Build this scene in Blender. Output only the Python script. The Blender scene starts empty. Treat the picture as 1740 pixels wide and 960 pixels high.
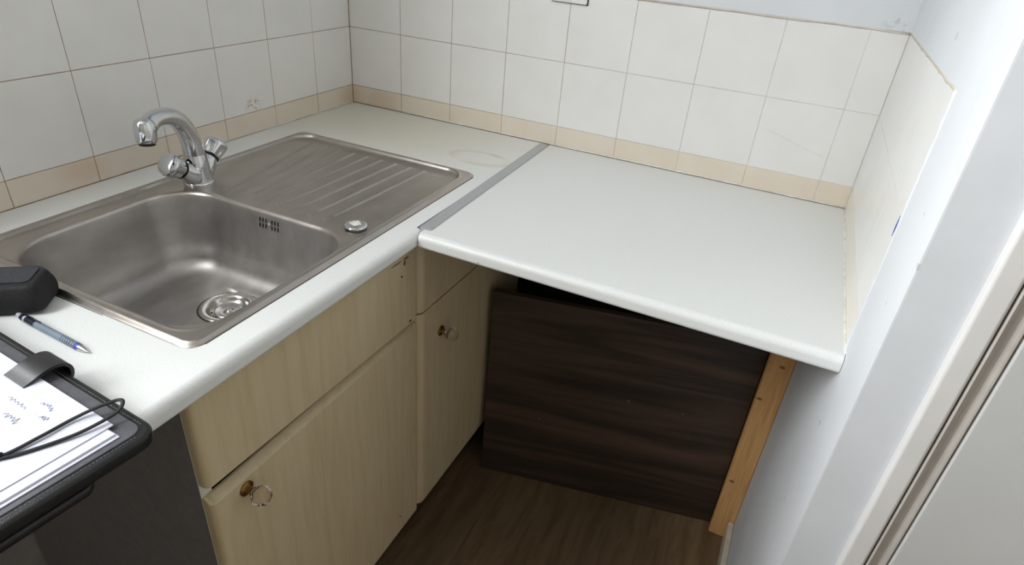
import bpy, bmesh, math, random
from mathutils import Vector, Matrix, noise
random.seed(7)
C = bpy.context.scene.collection
ZO = 0.9                      # floor is z=0, coordinates below are measured from the worktop top (z=0.9)
PI = math.pi

# ------------------------------------------------------------------ camera
cam_d = bpy.data.cameras.new('camera'); cam = bpy.data.objects.new('camera', cam_d); C.objects.link(cam)
right = Vector((0.90229039, 0.4243652, 0.07606727)); up = Vector((-0.27441342, 0.42921576, 0.86050631)); fwd = Vector((-0.33251966, 0.79730045, -0.50372876))
M = Matrix((right, up, -fwd)).transposed().to_4x4(); M.translation = Vector((1.13405, -1.43751, 0.48267 + ZO))
cam.matrix_world = M
cam_d.sensor_width = 36; cam_d.lens = 1057.94 / 1740 * 36; cam_d.clip_start = 0.02
bpy.context.scene.camera = cam

# ------------------------------------------------------------------ world, window light, exposure
w = bpy.data.worlds.new('sky'); bpy.context.scene.world = w; w.use_nodes = True
bg = w.node_tree.nodes['Background']; bg.inputs[0].default_value = (0.80, 0.90, 1.0, 1); bg.inputs[1].default_value = 1.5
def area(name, loc, target, sx, sy, power, color):
    l = bpy.data.lights.new(name, 'AREA'); l.shape = 'RECTANGLE'; l.size = sx; l.size_y = sy; l.energy = power; l.color = color
    o = bpy.data.objects.new(name, l); C.objects.link(o); o.location = loc
    o.rotation_euler = (Vector(target) - Vector(loc)).to_track_quat('-Z', 'Y').to_euler(); return o
WD = .34      # depth of the window reveal
WY0, WY1, WZ0, WZ1 = -2.42, -1.18, 0.28, 1.60
area('window_daylight', (-WD-.03, (WY0+WY1)/2, (WZ0+WZ1)/2+ZO), (1.2, (WY0+WY1)/2+0.5, 0.25+ZO), 1.22, 1.30, 66, (0.965, 0.985, 1.0))
vs = bpy.context.scene.view_settings
vs.view_transform = 'Standard'; vs.look = 'None'; vs.gamma = 1; vs.use_curve_mapping = False; vs.exposure = 0.34

# ------------------------------------------------------------------ materials
def lin(c): return tuple((x/12.92 if x <= .04045 else ((x+.055)/1.055)**2.4) for x in [v/255 for v in c])
def col(c): return (*lin(c), 1)
class NT:
    def __init__(s, name, rough=.5, metal=0, spec=.5):
        s.m = bpy.data.materials.new(name); s.m.use_nodes = True; s.t = s.m.node_tree; s.b = s.t.nodes['Principled BSDF']
        s.b.inputs['Roughness'].default_value = rough; s.b.inputs['Metallic'].default_value = metal; s.b.inputs['Specular IOR Level'].default_value = spec
        s.tc = s.t.nodes.new('ShaderNodeTexCoord'); s.geo = s.t.nodes.new('ShaderNodeNewGeometry')
    def n(s, typ, **kw):
        x = s.t.nodes.new(typ)
        for k, v in kw.items(): setattr(x, k, v)
        return x
    def l(s, a, b): s.t.links.new(a, b)
    def pos(s, scale=(1, 1, 1), obj=False, rot=(0, 0, 0)):
        mp = s.n('ShaderNodeMapping'); mp.inputs['Scale'].default_value = scale; mp.inputs['Rotation'].default_value = rot
        s.l(s.tc.outputs['Object'] if obj else s.geo.outputs['Position'], mp.inputs[0]); return mp.outputs[0]
    def noise(s, scale, detail=4, vec=None, rough=.55, dist=0):
        x = s.n('ShaderNodeTexNoise'); x.inputs['Scale'].default_value = scale; x.inputs['Detail'].default_value = detail
        x.inputs['Roughness'].default_value = rough; x.inputs['Distortion'].default_value = dist
        s.l(vec if vec is not None else s.pos(), x.inputs['Vector']); return x.outputs[0]
    def ramp(s, fac, stops):
        r = s.n('ShaderNodeValToRGB'); e = r.color_ramp.elements
        while len(e) < len(stops): e.new(.5)
        for i, (p, c) in enumerate(stops):
            e[i].position = p; e[i].color = col(c) if len(c) == 3 else c
        s.l(fac, r.inputs[0]); return r.outputs[0]
    def mix(s, fac, a, b, mode='MIX'):
        x = s.n('ShaderNodeMix', data_type='RGBA', blend_type=mode)
        for sock, v in ((x.inputs[0], fac), (x.inputs[6], a), (x.inputs[7], b)):
            if isinstance(v, (int, float)): sock.default_value = v
            elif isinstance(v, tuple): sock.default_value = v if len(v) == 4 else col(v)
            else: s.l(v, sock)
        return x.outputs[2]
    def color(s, c):
        if isinstance(c, tuple): s.b.inputs['Base Color'].default_value = col(c)
        else: s.l(c, s.b.inputs['Base Color'])
    def bump(s, h, strength=.2, dist=.001):
        x = s.n('ShaderNodeBump'); x.inputs['Strength'].default_value = strength; x.inputs['Distance'].default_value = dist
        s.l(h, x.inputs['Height']); s.l(x.outputs[0], s.b.inputs['Normal'])
    def math(s, op, a, b=None):
        x = s.n('ShaderNodeMath', operation=op)
        for i, v in enumerate((a, b)):
            if v is None: continue
            if isinstance(v, (int, float)): x.inputs[i].default_value = v
            else: s.l(v, x.inputs[i])
        return x.outputs[0]
    def blob(s, x, y, z, rx, ry, rz, soft=.5):
        """1 inside an ellipsoid spot of dirt at a fixed place on the surface, 0 outside"""
        v = s.n('ShaderNodeVectorMath', operation='SUBTRACT'); s.l(s.geo.outputs['Position'], v.inputs[0]); v.inputs[1].default_value = (x, y, z+ZO)
        d = s.n('ShaderNodeVectorMath', operation='DIVIDE'); s.l(v.outputs[0], d.inputs[0]); d.inputs[1].default_value = (rx, ry, rz)
        L = s.n('ShaderNodeVectorMath', operation='LENGTH'); s.l(d.outputs[0], L.inputs[0])
        m = s.n('ShaderNodeMapRange'); m.interpolation_type = 'SMOOTHSTEP'; s.l(L.outputs['Value'], m.inputs[0])
        m.inputs[1].default_value = 1; m.inputs[2].default_value = 1-soft; m.inputs[3].default_value = 0; m.inputs[4].default_value = 1
        return m.outputs[0]
MAT = {}
def simple(name, c, rough=.5, metal=0, spec=.5, vary=.05, scale=30, bump=0, bscale=200):
    t = NT(name, rough, metal, spec)
    a = tuple(max(0, int(v*(1-vary))) for v in c); b = tuple(min(255, int(v*(1+vary))) for v in c)
    t.color(t.ramp(t.noise(scale), [(.3, a), (.7, b)]))
    if bump: t.bump(t.noise(bscale, 3), bump)
    MAT[name] = t.m; return t.m

# white glazed tile
t = NT('tile_white', .3)
c = t.ramp(t.noise(9), [(.3, (232, 231, 227)), (.7, (238, 237, 234))])
dirt = t.math('MULTIPLY', t.blob(0, -.365, .065, .03, .035, .022, .7), t.ramp(t.noise(130, 3), [(.5, (0, 0, 0)), (.58, (255, 255, 255))]))
c = t.mix(t.math('MULTIPLY', dirt, .75), c, (176, 162, 122))
t.color(c); t.bump(t.noise(14, 2), .12, .002); MAT['tile_white'] = t.m
# beige bottom tiles, browner where the damp got at them
t = NT('tile_beige', .3)
c = t.ramp(t.noise(11), [(.3, (224, 211, 193)), (.7, (230, 220, 204))])
for b in ((0, -.78, .03, .05, .07, .04), (0, -.02, .02, .06, .06, .05), (.1, 0, .02, .08, .05, .05)):
    c = t.mix(t.math('MULTIPLY', t.blob(*b, .9), .35), c, (201, 166, 132))
t.color(c); MAT['tile_beige'] = t.m
# beige on the right wall is paler
simple('tile_cream', (234, 228, 217), .3, scale=10, vary=.02)
# grout: brown with grime by the sink, clean towards the right
t = NT('grout', .85)
sx = t.n('ShaderNodeSeparateXYZ'); t.l(t.geo.outputs['Position'], sx.inputs[0])
mr = t.n('ShaderNodeMapRange'); t.l(sx.outputs[0], mr.inputs[0]); mr.inputs[1].default_value = .25; mr.inputs[2].default_value = 1.3
n = t.ramp(t.noise(22, 4), [(.35, (150, 122, 100)), (.65, (184, 164, 142))])
n2 = t.ramp(t.noise(25, 4), [(.3, (205, 197, 187)), (.7, (234, 229, 222))])
t.color(t.mix(mr.outputs[0], n, n2)); MAT['grout'] = t.m
simple('grout_pale', (208, 196, 180), .85, scale=25, vary=.03)
# plaster
t = NT('plaster', .7)
c = t.ramp(t.noise(6, 5), [(.3, (216, 219, 222)), (.7, (223, 226, 229))])
spk = t.ramp(t.noise(60, 0), [(.865, (0, 0, 0)), (.88, (255, 255, 255))])
c = t.mix(t.math('MULTIPLY', spk, .5), c, (170, 168, 165))
soot = t.math('MULTIPLY', t.blob(1.272, 0, .368, .045, .05, .022, .9), t.ramp(t.noise(70, 4), [(.5, (0, 0, 0)), (.62, (255, 255, 255))]))
c = t.mix(t.math('MULTIPLY', soot, .6), c, (166, 166, 160))
t.color(c); t.bump(t.noise(24, 6), .35, .003); MAT['plaster'] = t.m
simple('plaster_shaded', (208, 211, 214), .75, scale=12, vary=.015, bump=.4, bscale=30)  # wall plaster toned down for the weaker light on the return face
simple('dull_plaster', (150, 145, 140), .85, scale=9, vary=.1)  # duller grey than the plaster above worktop level
simple('shaded_wall', (52, 47, 42), .9, scale=8, vary=.2)  # shade under the worktop painted into the wall colour
simple('ceiling_paint', (205, 202, 196), .8, vary=.01)
simple('wall_paint_far', (186, 182, 174), .8, vary=.01)
simple('sealant', (232, 229, 220), .4, scale=60, vary=.08)
# worktop laminate with tea-coloured marks by the sink
t = NT('laminate', .38)
c = t.ramp(t.noise(420, 2), [(.35, (227, 229, 227)), (.65, (234, 236, 234))])
yel = t.math('MULTIPLY', t.blob(.2, -.15, 0, .55, .32, .06, .9), .55)
c = t.mix(yel, c, (214, 206, 178))
b1 = t.blob(.51, -.20, 0, .085, .05, .05, .18); b2 = t.blob(.505, -.20, 0, .072, .04, .05, .35)
ring = t.math('MULTIPLY', t.math('SUBTRACT', b1, b2), t.ramp(t.noise(18), [(.35, (20, 20, 20)), (.65, (255, 255, 255))]))
c = t.mix(t.math('MULTIPLY', ring, .45), c, (190, 172, 122))
spk = t.ramp(t.noise(130, 0), [(.9, (0, 0, 0)), (.91, (255, 255, 255))])
c = t.mix(t.math('MULTIPLY', spk, .5), c, (150, 140, 120))
t.color(c); t.bump(t.noise(500, 2), .06, .0005); MAT['laminate'] = t.m
# stainless steel, brushed along y
def steel(name, rough, c1, c2, brush=.05):
    t = NT(name, rough, 1.0)
    nn = t.noise(5, 4, t.pos((6, 2, 4)))
    t.color(t.ramp(nn, [(.3, c1), (.7, c2)]))
    r = t.n('ShaderNodeMapRange'); t.l(t.noise(5, 6, t.pos((3, 3, 3))), r.inputs[0]); r.inputs[3].default_value = rough-.05; r.inputs[4].default_value = rough+.06
    t.l(r.outputs[0], t.b.inputs['Roughness'])
    t.bump(t.noise(90, 3, t.pos((8, .6, 1))), brush, .0004); MAT[name] = t.m
steel('steel_deck', .29, (176, 168, 160), (192, 185, 178))
steel('steel_bowl', .44, (168, 164, 160), (190, 187, 184))
steel('steel_bright', .22, (190, 188, 185), (206, 204, 202), .02)
t = NT('chrome', .07, 1.0); t.color(t.ramp(t.noise(20), [(.3, (205, 207, 210)), (.7, (218, 220, 222))])); MAT['chrome'] = t.m
simple('aluminium', (190, 191, 194), .5, .55, scale=200, vary=.03)
simple('black_rubber', (18, 18, 18), .6)
simple('slot_dark', (12, 11, 10), .9)
simple('worn_label', (214, 212, 200), .6, scale=120, vary=.15)
# cream wood-effect cabinet fronts, grain upright
t = NT('cabinet_cream', .42)
g = t.noise(5, 7, t.pos((14, 14, 1.1)), .6, .4)
c = t.ramp(g, [(.28, (201, 182, 145)), (.5, (211, 194, 158)), (.72, (217, 202, 168))])
g2 = t.noise(2.2, 2); c = t.mix(t.math('MULTIPLY', g2, .25), c, (206, 186, 148))
spk = t.ramp(t.noise(36, 0), [(.79, (0, 0, 0)), (.80, (255, 255, 255))])
t.color(c); t.bump(t.noise(8, 5, t.pos((40, 40, 3))), .05, .0006); MAT['cabinet_cream'] = t.m
simple('cabinet_edge', (228, 226, 214), .5, scale=40)
simple('melamine_grey', (128, 125, 126), .55, scale=60, vary=.05)
simple('plinth_brown', (78, 62, 48), .6, scale=20, vary=.15)
simple('chipboard', (120, 96, 66), .9, scale=200, vary=.2)
# dark walnut board, grain along x in broad bands
t = NT('walnut', .45)
g = t.noise(3.4, 3, t.pos((.22, .22, 3.4)), .5, .12)
c = t.ramp(g, [(.32, (44, 36, 31)), (.44, (82, 66, 56)), (.52, (52, 43, 37)), (.64, (98, 77, 64))])
f = t.noise(18, 5, t.pos((1, 8, 14))); c = t.mix(t.math('MULTIPLY', f, .35), c, (52, 40, 37))
spk = t.ramp(t.noise(110, 0), [(.89, (0, 0, 0)), (.90, (255, 255, 255))])
c = t.mix(spk, c, (150, 145, 140)); t.color(c); MAT['walnut'] = t.m
# vinyl floor, wood effect, boards printed along y
t = NT('vinyl', .5)
sx = t.n('ShaderNodeSeparateXYZ'); t.l(t.geo.outputs['Position'], sx.inputs[0])
pl = t.math('FLOOR', t.math('DIVIDE', sx.outputs[0], .095))
pn = t.n('ShaderNodeTexWhiteNoise', noise_dimensions='1D'); t.l(pl, pn.inputs['W'])
g = t.noise(4, 7, t.pos((9, 1.2, 1)), .62, .5)
c = t.ramp(g, [(.3, (96, 76, 54)), (.5, (122, 101, 74)), (.7, (136, 116, 88))])
c = t.mix(t.math('MULTIPLY', pn.outputs[0], .4), c, (84, 68, 52)); t.color(c); t.bump(g, .1, .001); MAT['vinyl'] = t.m
# raw pine
t = NT('pine', .65)
g = t.noise(5, 6, t.pos((26, 26, 1.5)), .6, .6)
c = t.ramp(g, [(.3, (200, 148, 92)), (.5, (214, 166, 108)), (.7, (224, 180, 122))])
for kz, kx in ((-.33, 1.268), (-.43, 1.245), (-.70, 1.25)):
    c = t.mix(t.math('MULTIPLY', t.blob(kx, -.17, kz, .009, .03, .006, .6), .85), c, (108, 62, 30))
t.color(c); MAT['pine'] = t.m
simple('door_paint', (190, 190, 188), .45, scale=12, vary=.01)
simple('frame_paint', (212, 210, 207), .4, scale=12, vary=.01)
simple('groove_paint', (172, 166, 158), .5, scale=30, vary=.04)
simple('baseboard_paint', (205, 196, 180), .6, scale=25, vary=.06)
simple('brass', (150, 116, 68), .4, 1.0, scale=60, vary=.15)
t = NT('clear_glass', .03); t.b.inputs['Transmission Weight'].default_value = 1; t.b.inputs['IOR'].default_value = 1.47
t.b.inputs['Base Color'].default_value = col((240, 228, 220)); MAT['clear_glass'] = t.m
t = NT('pane_glass', .02); g = t.n('ShaderNodeBsdfGlossy'); g.inputs['Roughness'].default_value = .02
tr = t.n('ShaderNodeBsdfTransparent'); fr = t.n('ShaderNodeFresnel'); ms = t.n('ShaderNodeMixShader')
t.l(fr.outputs[0], ms.inputs[0]); t.l(tr.outputs[0], ms.inputs[1]); t.l(g.outputs[0], ms.inputs[2]); t.l(ms.outputs[0], t.t.nodes['Material Output'].inputs[0]); MAT['pane_glass'] = t.m
simple('leather', (24, 24, 26), .36, scale=80, vary=.15, bump=.3, bscale=900)
simple('leather_lining', (84, 84, 90), .45, scale=80, vary=.06, bump=.2, bscale=1200)  # grey paints in the window's reflection on the dark leather
simple('leather_gloss', (40, 39, 40), .3, scale=80, vary=.1)
simple('thread', (120, 118, 116), .8)
simple('fabric_black', (26, 26, 28), .75, scale=300, vary=.3, bump=.3, bscale=1500)
simple('fabric_grey', (48, 49, 54), .65, scale=300, vary=.2, bump=.3, bscale=1500)
simple('cord_black', (20, 20, 24), .7)
simple('paper', (216, 218, 230), .7, scale=20, vary=.01)
simple('ink', (110, 114, 150), .7)
simple('print_grey', (205, 206, 216), .7)
simple('pencil_grey', (122, 134, 148), .4)
simple('pencil_dark', (26, 30, 44), .3)
simple('pencil_blue', (70, 78, 190), .35)
simple('outlet_plastic', (232, 232, 230), .35)
simple('marker_blue', (52, 50, 160), .6)

# ------------------------------------------------------------------ mesh helpers (world coordinates in, worktop-relative z)
def link(name, bm, mat, parent=None, smooth=False, loc=None, label=None, cat=None, group=None, kind=None, auto=None):
    me = bpy.data.meshes.new(name)
    pl = parent_loc(parent)
    if loc is None: base = Vector(pl)
    else: base = Vector((loc[0], loc[1], loc[2]+ZO))
    for v in bm.verts: v.co = v.co + Vector((0, 0, ZO)) - base
    bmesh.ops.recalc_face_normals(bm, faces=bm.faces) if bm.faces else None
    if auto is not None:
        for e in bm.edges:
            if len(e.link_faces) == 2: e.smooth = e.calc_face_angle(0) < math.radians(auto)
        smooth = True
    for f in bm.faces: f.smooth = smooth
    bm.to_mesh(me); bm.free()
    me.materials.append(MAT[mat])
    o = bpy.data.objects.new(name, me); C.objects.link(o)
    if parent: o.parent = parent
    if auto is not None:
        wn = o.modifiers.new('weighted_normal', 'WEIGHTED_NORMAL'); wn.keep_sharp = True; wn.weight = 80
    o.location = base - Vector(pl)
    tag(o, label, cat, group, kind); return o
def parent_loc(p):
    v = Vector((0, 0, 0))
    while p is not None: v += p.location; p = p.parent
    return v
def tag(o, label=None, cat=None, group=None, kind=None):
    if label: o['label'] = label
    if cat: o['category'] = cat
    if group: o['group'] = group
    if kind: o['kind'] = kind
    return o
def empty(name, loc, label, cat, group=None, kind=None):
    o = bpy.data.objects.new(name, None); C.objects.link(o); o.location = (loc[0], loc[1], loc[2]+ZO); o.empty_display_size = .05
    return tag(o, label, cat, group, kind)
def addbox(bm, x0, x1, y0, y1, z0, z1, bev=0, seg=2):
    r = bmesh.ops.create_cube(bm, size=1); vs = r['verts']
    for v in vs: v.co = Vector(((x0+x1)/2+v.co.x*(x1-x0), (y0+y1)/2+v.co.y*(y1-y0), (z0+z1)/2+v.co.z*(z1-z0)))
    if bev:
        es = list({e for v in vs for e in v.link_edges})
        bmesh.ops.bevel(bm, geom=es, offset=bev, segments=seg, profile=.5, affect='EDGES')
    return bm
def box(name, x0, x1, y0, y1, z0, z1, mat, parent=None, bev=0, seg=2, **kw):
    bm = bmesh.new(); addbox(bm, x0, x1, y0, y1, z0, z1, bev, seg)
    if bev: kw.setdefault('auto', 50)
    return link(name, bm, mat, parent, **kw)
def addprism(bm, poly, a, b, axis):
    """poly of 2-D points extruded from a to b along axis (0,1,2)"""
    def P(p, t):
        if axis == 1: return (p[0], t, p[1])
        if axis == 0: return (t, p[0], p[1])
        return (p[0], p[1], t)
    v0 = [bm.verts.new(P(p, a)) for p in poly]; v1 = [bm.verts.new(P(p, b)) for p in poly]; n = len(poly)
    bm.faces.new(v0); bm.faces.new(v1[::-1])
    for i in range(n): bm.faces.new((v0[i], v1[i], v1[(i+1) % n], v0[(i+1) % n]))
def addtube(bm, pts, rad, n=12, caps=True, squash=1.0):
    pts = [Vector(p) for p in pts]; m = len(pts)
    rads = rad if isinstance(rad, (list, tuple)) else [rad]*m
    rings = []; prev = None
    for i, p in enumerate(pts):
        t = (pts[min(i+1, m-1)]-pts[max(i-1, 0)]).normalized()
        if prev is None:
            a = Vector((0, 0, 1)) if abs(t.z) < .9 else Vector((1, 0, 0)); u = t.cross(a).normalized()
        else: u = (prev - t*prev.dot(t)).normalized()
        prev = u; v = t.cross(u)
        rings.append([bm.verts.new(p + (u*math.cos(2*PI*k/n) + v*math.sin(2*PI*k/n)*squash)*rads[i]) for k in range(n)])
    for a, b in zip(rings, rings[1:]):
        for k in range(n): bm.faces.new((a[k], a[(k+1) % n], b[(k+1) % n], b[k]))
    if caps: bm.faces.new(rings[0]); bm.faces.new(rings[-1][::-1])
def addlathe(bm, prof, org, axis, n=32, facet=None):
    """prof: (radius, distance along axis); closed at both ends when radius is 0"""
    axis = Vector(axis).normalized(); a = Vector((0, 0, 1)) if abs(axis.z) < .9 else Vector((1, 0, 0))
    u = axis.cross(a).normalized(); v = axis.cross(u); org = Vector(org); rings = []
    for r, h in prof:
        if r <= 1e-6: rings.append([bm.verts.new(org+axis*h)]); continue
        ring = []
        for k in range(n):
            th = 2*PI*k/n; rr = r*(facet(th, h) if facet else 1)
            ring.append(bm.verts.new(org+axis*h+(u*math.cos(th)+v*math.sin(th))*rr))
        rings.append(ring)
    for a, b in zip(rings, rings[1:]):
        for k in range(n):
            if len(a) == 1 and len(b) == 1: continue
            if len(a) == 1: bm.faces.new((a[0], b[k], b[(k+1) % n]))
            elif len(b) == 1: bm.faces.new((a[k], a[(k+1) % n], b[0]))
            else: bm.faces.new((a[k], a[(k+1) % n], b[(k+1) % n], b[k]))
def smooth_path(pts, k=8):
    P = [Vector(p) for p in pts]; P = [P[0]*2-P[1]]+P+[P[-1]*2-P[-2]]; out = []
    for i in range(1, len(P)-2):
        for j in range(k):
            t = j/k; a, b, c, d = P[i-1:i+3]
            out.append(.5*((2*b)+(-a+c)*t+(2*a-5*b+4*c-d)*t*t+(-a+3*b-3*c+d)*t**3))
    return out+[P[-2]]
def arc(cx, cy, r, a0, a1, n):
    return [(cx+r*math.cos(math.radians(a0+(a1-a0)*i/n)), cy+r*math.sin(math.radians(a0+(a1-a0)*i/n))) for i in range(n+1)]
def rrect(cx, cy, hx, hy, r, n=12):
    out = []
    for sx, sy, a in ((1, 1, 0), (-1, 1, 90), (-1, -1, 180), (1, -1, 270)):
        out += arc(cx+sx*(hx-r), cy+sy*(hy-r), r, a, a+90, n)
    return out

# ------------------------------------------------------------------ setting: room shell
XR = 1.2913; H0, H1 = -ZO, 1.7
W = .152; BZ = .0483
floor = box('floor', -.5, 2.6, -3.3, .2, -ZO-.08, -ZO, 'vinyl', kind='structure')
ceiling = box('ceiling', -.5, 2.6, -3.3, .2, H1, H1+.1, 'ceiling_paint', kind='structure')
# back wall: core whose front is the grout bed, plaster above the tiles, wall under the worktop coloured dark for its shade
wb = box('wall_back', -.5, 2.6, .0006, .2, H0, H1, 'grout', kind='structure')
ZT = BZ+2*W
bm = bmesh.new(); addbox(bm, 0, 2.35, -.0006, .0015, ZT+.003, H1, 0)
link('plaster', bm, 'plaster', wb)
bm = bmesh.new(); addbox(bm, 0, XR, .0002, .0015, H0, -.03, 0)
link('lower_wall', bm, 'shaded_wall', wb)
# left wall with the window opening
bm = bmesh.new()
for a in ((-3.3, WY0, H0, H1), (WY1, .0015, H0, H1), (WY0, WY1, H0, WZ0), (WY0, WY1, WZ1, H1)): addbox(bm, -WD, -.0006, a[0], a[1], a[2], a[3])
wl = link('wall_left', bm, 'grout', kind='structure')
bm = bmesh.new()
for a in ((-3.3, WY0, -.03, H1), (WY0, WY1, -.03, WZ0), (WY0, WY1, WZ1, H1), (WY1, -1.172, -.03, H1), (-1.172, 0, ZT+.003+W, H1)): addbox(bm, -.0015, .0003, a[0], a[1], a[2], a[3])
addbox(bm, -WD, .0003, WY1-.0012, WY1, WZ0, WZ1); addbox(bm, -WD, .0003, WY0, WY0+.0012, WZ0, WZ1); addbox(bm, -WD, .0003, WY0, WY1, WZ1-.0012, WZ1); addbox(bm, -WD, .0003, WY0, WY1, WZ0, WZ0+.0012)
link('plaster', bm, 'plaster', wl)
bm = bmesh.new(); addbox(bm, -.0015, .0003, -3.3, -.01, H0, -.03); link('lower_wall', bm, 'dull_plaster', wl)
wr = box('wall_right', XR+.0004, 1.3520, -.752, .0015, H0, H1, 'grout_pale', kind='structure')
YT = -.585
bm = bmesh.new()
addbox(bm, XR-.0004, XR+.0015, -.7535, YT-.001, H0, H1); addbox(bm, XR-.0004, XR+.0015, YT-.001, 0, ZT+.003, H1); addbox(bm, XR-.0004, XR+.0015, YT-.001, 0, H0, -.03)
link('plaster', bm, 'plaster', wr)
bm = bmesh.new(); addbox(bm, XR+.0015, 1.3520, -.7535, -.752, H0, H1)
link('return_face', bm, 'plaster_shaded', wr)
we = box('wall_east', 2.35, 2.6, -3.3, .0015, H0, H1, 'wall_paint_far', kind='structure')
ws = box('wall_south', -.5, 2.6, -3.3, -3.1, H0, H1, 'wall_paint_far', kind='structure')
bm = bmesh.new(); addbox(bm, 2.19, 2.35, -.76, -.66, H0, H1); addbox(bm, 1.352, 2.19, -.76, -.66, 1.16, H1)
link('wall_front', bm, 'plaster', kind='structure')

# tiles: one mesh per size, one object per tile
tile_mesh = {}
def tile(parent, plane, a0, a1, z0, z1, mat):
    g = .0007 if plane != 'xr' else .0004; wa, hz = a1-a0-2*g, z1-z0-2*g; T = .0045
    key = (plane, round(wa, 4), round(hz, 4), mat)
    if key not in tile_mesh:
        bm = bmesh.new()
        if plane == 'y': addbox(bm, -wa/2, wa/2, 0, T, -hz/2, hz/2, .0006, 2)
        elif plane == 'x': addbox(bm, -T, 0, -wa/2, wa/2, -hz/2, hz/2, .0006, 2)
        else: addbox(bm, 0, T, -wa/2, wa/2, -hz/2, hz/2, .0003, 2)
        me = bpy.data.meshes.new('tile'); bm.to_mesh(me); bm.free(); me.materials.append(MAT[mat]); tile_mesh[key] = me
    o = bpy.data.objects.new('tile', tile_mesh[key]); C.objects.link(o); o.parent = parent
    m = (a0+a1)/2; zz = (z0+z1)/2+ZO; j = random.uniform(-.0003, .0002); q = lambda: random.uniform(-.0022, .0022)
    if plane == 'y': o.location = (m, j, zz); o.rotation_euler = (q(), 0, q())
    elif plane == 'x': o.location = (-j, m, zz); o.rotation_euler = (0, q(), q())
    else: o.location = (XR+j*.3-.0001, m, zz); o.rotation_euler = (0, q()*.4, q()*.4)
    return o
bx = [0.0006]+[.1616+W*i for i in range(8)]+[XR-.0006]
rows = [(.0006, BZ), (BZ, BZ+W), (BZ+W, BZ+2*W)]
for i in range(len(bx)-1):
    for k, (z0, z1) in enumerate(rows): tile(wb, 'y', bx[i], bx[i+1], z0, z1, 'tile_beige' if k == 0 else 'tile_white')
ly = [-.0006]+[-(.1457+W*i) for i in range(7)]+[-1.17]
for i in range(len(ly)-1):
    for k, (z0, z1) in enumerate(rows+[(BZ+2*W, BZ+3*W)]): tile(wl, 'x', ly[i+1], ly[i], z0, z1, 'tile_beige' if k == 0 else 'tile_white')
ry = [-.0006, -.13, -.28, -.432, YT]
for i in range(len(ry)-1):
    for k, (z0, z1) in enumerate(rows): tile(wr, 'xr', ry[i+1], ry[i], z0, z1, 'tile_cream' if k == 0 else 'tile_white')
# crack across one back wall tile, top-edge filler, sealant beads
bm = bmesh.new(); addtube(bm, smooth_path([(1.078, -.0003, .135), (1.12, -.0003, .128), (1.165, -.0003, .113), (1.222, -.0003, .098)], 4), .00045, 5)
link('crack', bm, 'sealant', wb)
bm = bmesh.new()
pts = [(XR*i/40, -.0004+random.uniform(-.0006, .0006), ZT+.0015+random.uniform(-.0012, .0012)) for i in range(41)]
addtube(bm, pts, [.0022*random.uniform(.7, 1.2) for _ in pts], 6); link('top_filler', bm, 'grout', wb, smooth=True)
bm = bmesh.new()
pts = [(XR+.0003, -i*.585/24, ZT+.0015+random.uniform(-.001, .001)) for i in range(25)]
addtube(bm, pts, [.002*random.uniform(.7, 1.2) for _ in pts], 6); link('top_filler', bm, 'grout_pale', wr, smooth=True)
bm = bmesh.new()
pts = [(XR+.0002, YT-.0015+random.uniform(-.0006, .0006), -.02+.376*i/30) for i in range(31)]
addtube(bm, pts, [.0028*random.uniform(.8, 1.2) for _ in pts], 8); link('edge_bead', bm, 'plaster', wr, smooth=True)
bm = bmesh.new(); addtube(bm, [(XR-.0028, YT-.0005, .175), (XR-.0028, YT-.0012, .19), (XR-.0028, YT-.0005, .203)], [.0003, .0008, .0003], 6); link('pen_mark', bm, 'marker_blue', wr, smooth=True)
def bead(name, parent, a, b, r, n=40, gap=0):
    bm = bmesh.new(); a = Vector(a); b = Vector(b)
    pts = [a+(b-a)*i/n + Vector((0, 0, random.uniform(-.0004, .0004))) for i in range(n+1)]
    addtube(bm, pts, [r*random.uniform(.6, 1.15) for _ in pts], 6); link(name, bm, 'sealant', parent, smooth=True)
bead('sealant_bead', wb, (.17, -.0012, .0022), (XR, -.0012, .0022), .0016)
bead('sealant_bead', wr, (XR-.0008, -.004, .0006), (XR-.0008, -.60, .0006), .0022, 12)
bead('sealant_bead', wl, (.0008, -.004, .0016), (.0008, -.5, .0016), .0013, 24)
# joint slit under the back tiles is left open (dark line)

# skirting on the right wall, door and frame beyond the wall end
box('baseboard_right', XR-.016, XR-.0004, -.752, -.165, H0, -.832, 'baseboard_paint', bev=.004, kind='structure')
bm = bmesh.new(); addbox(bm, 1.3500, 1.3755, -.766, -.66, H0, 1.16, .0045, 4); addbox(bm, 2.16, 2.19, -.764, -.66, H0, 1.16, .003); addbox(bm, 1.350, 2.19, -.766, -.66, 1.13, 1.16, .003)
tr = link('trim_1', bm, 'frame_paint', kind='structure', auto=40)
bm = bmesh.new(); addprism(bm, [(1.3772, -.66), (1.3772, -.7640), (1.3790, -.7655), (1.3850, -.7600), (1.3900, -.7590), (1.3940, -.7620), (1.3968, -.7620), (1.3968, -.66)], H0, 1.13, 2)
link('door_stop', bm, 'groove_paint', tr, auto=40)
bm = bmesh.new(); addbox(bm, 1.3740, 1.4000, -.7585, -.66, H0, 1.13); link('door_rebate', bm, 'groove_paint', tr)
d = box('door_1', 1.3995, 2.158, -.764, -.726, H0+.006, 1.128, 'door_paint', bev=.0025, kind='structure')
bm = bmesh.new(); addlathe(bm, [(0, 0), (.024, 0), (.024, .006), (.009, .008), (.009, .04), (.0, .04)], (2.09, -.766, .1), (0, -1, 0)); addtube(bm, [(2.09, -.803, .1), (1.99, -.803, .1)], .008)
link('door_handle', bm, 'chrome', d, auto=40)

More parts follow.
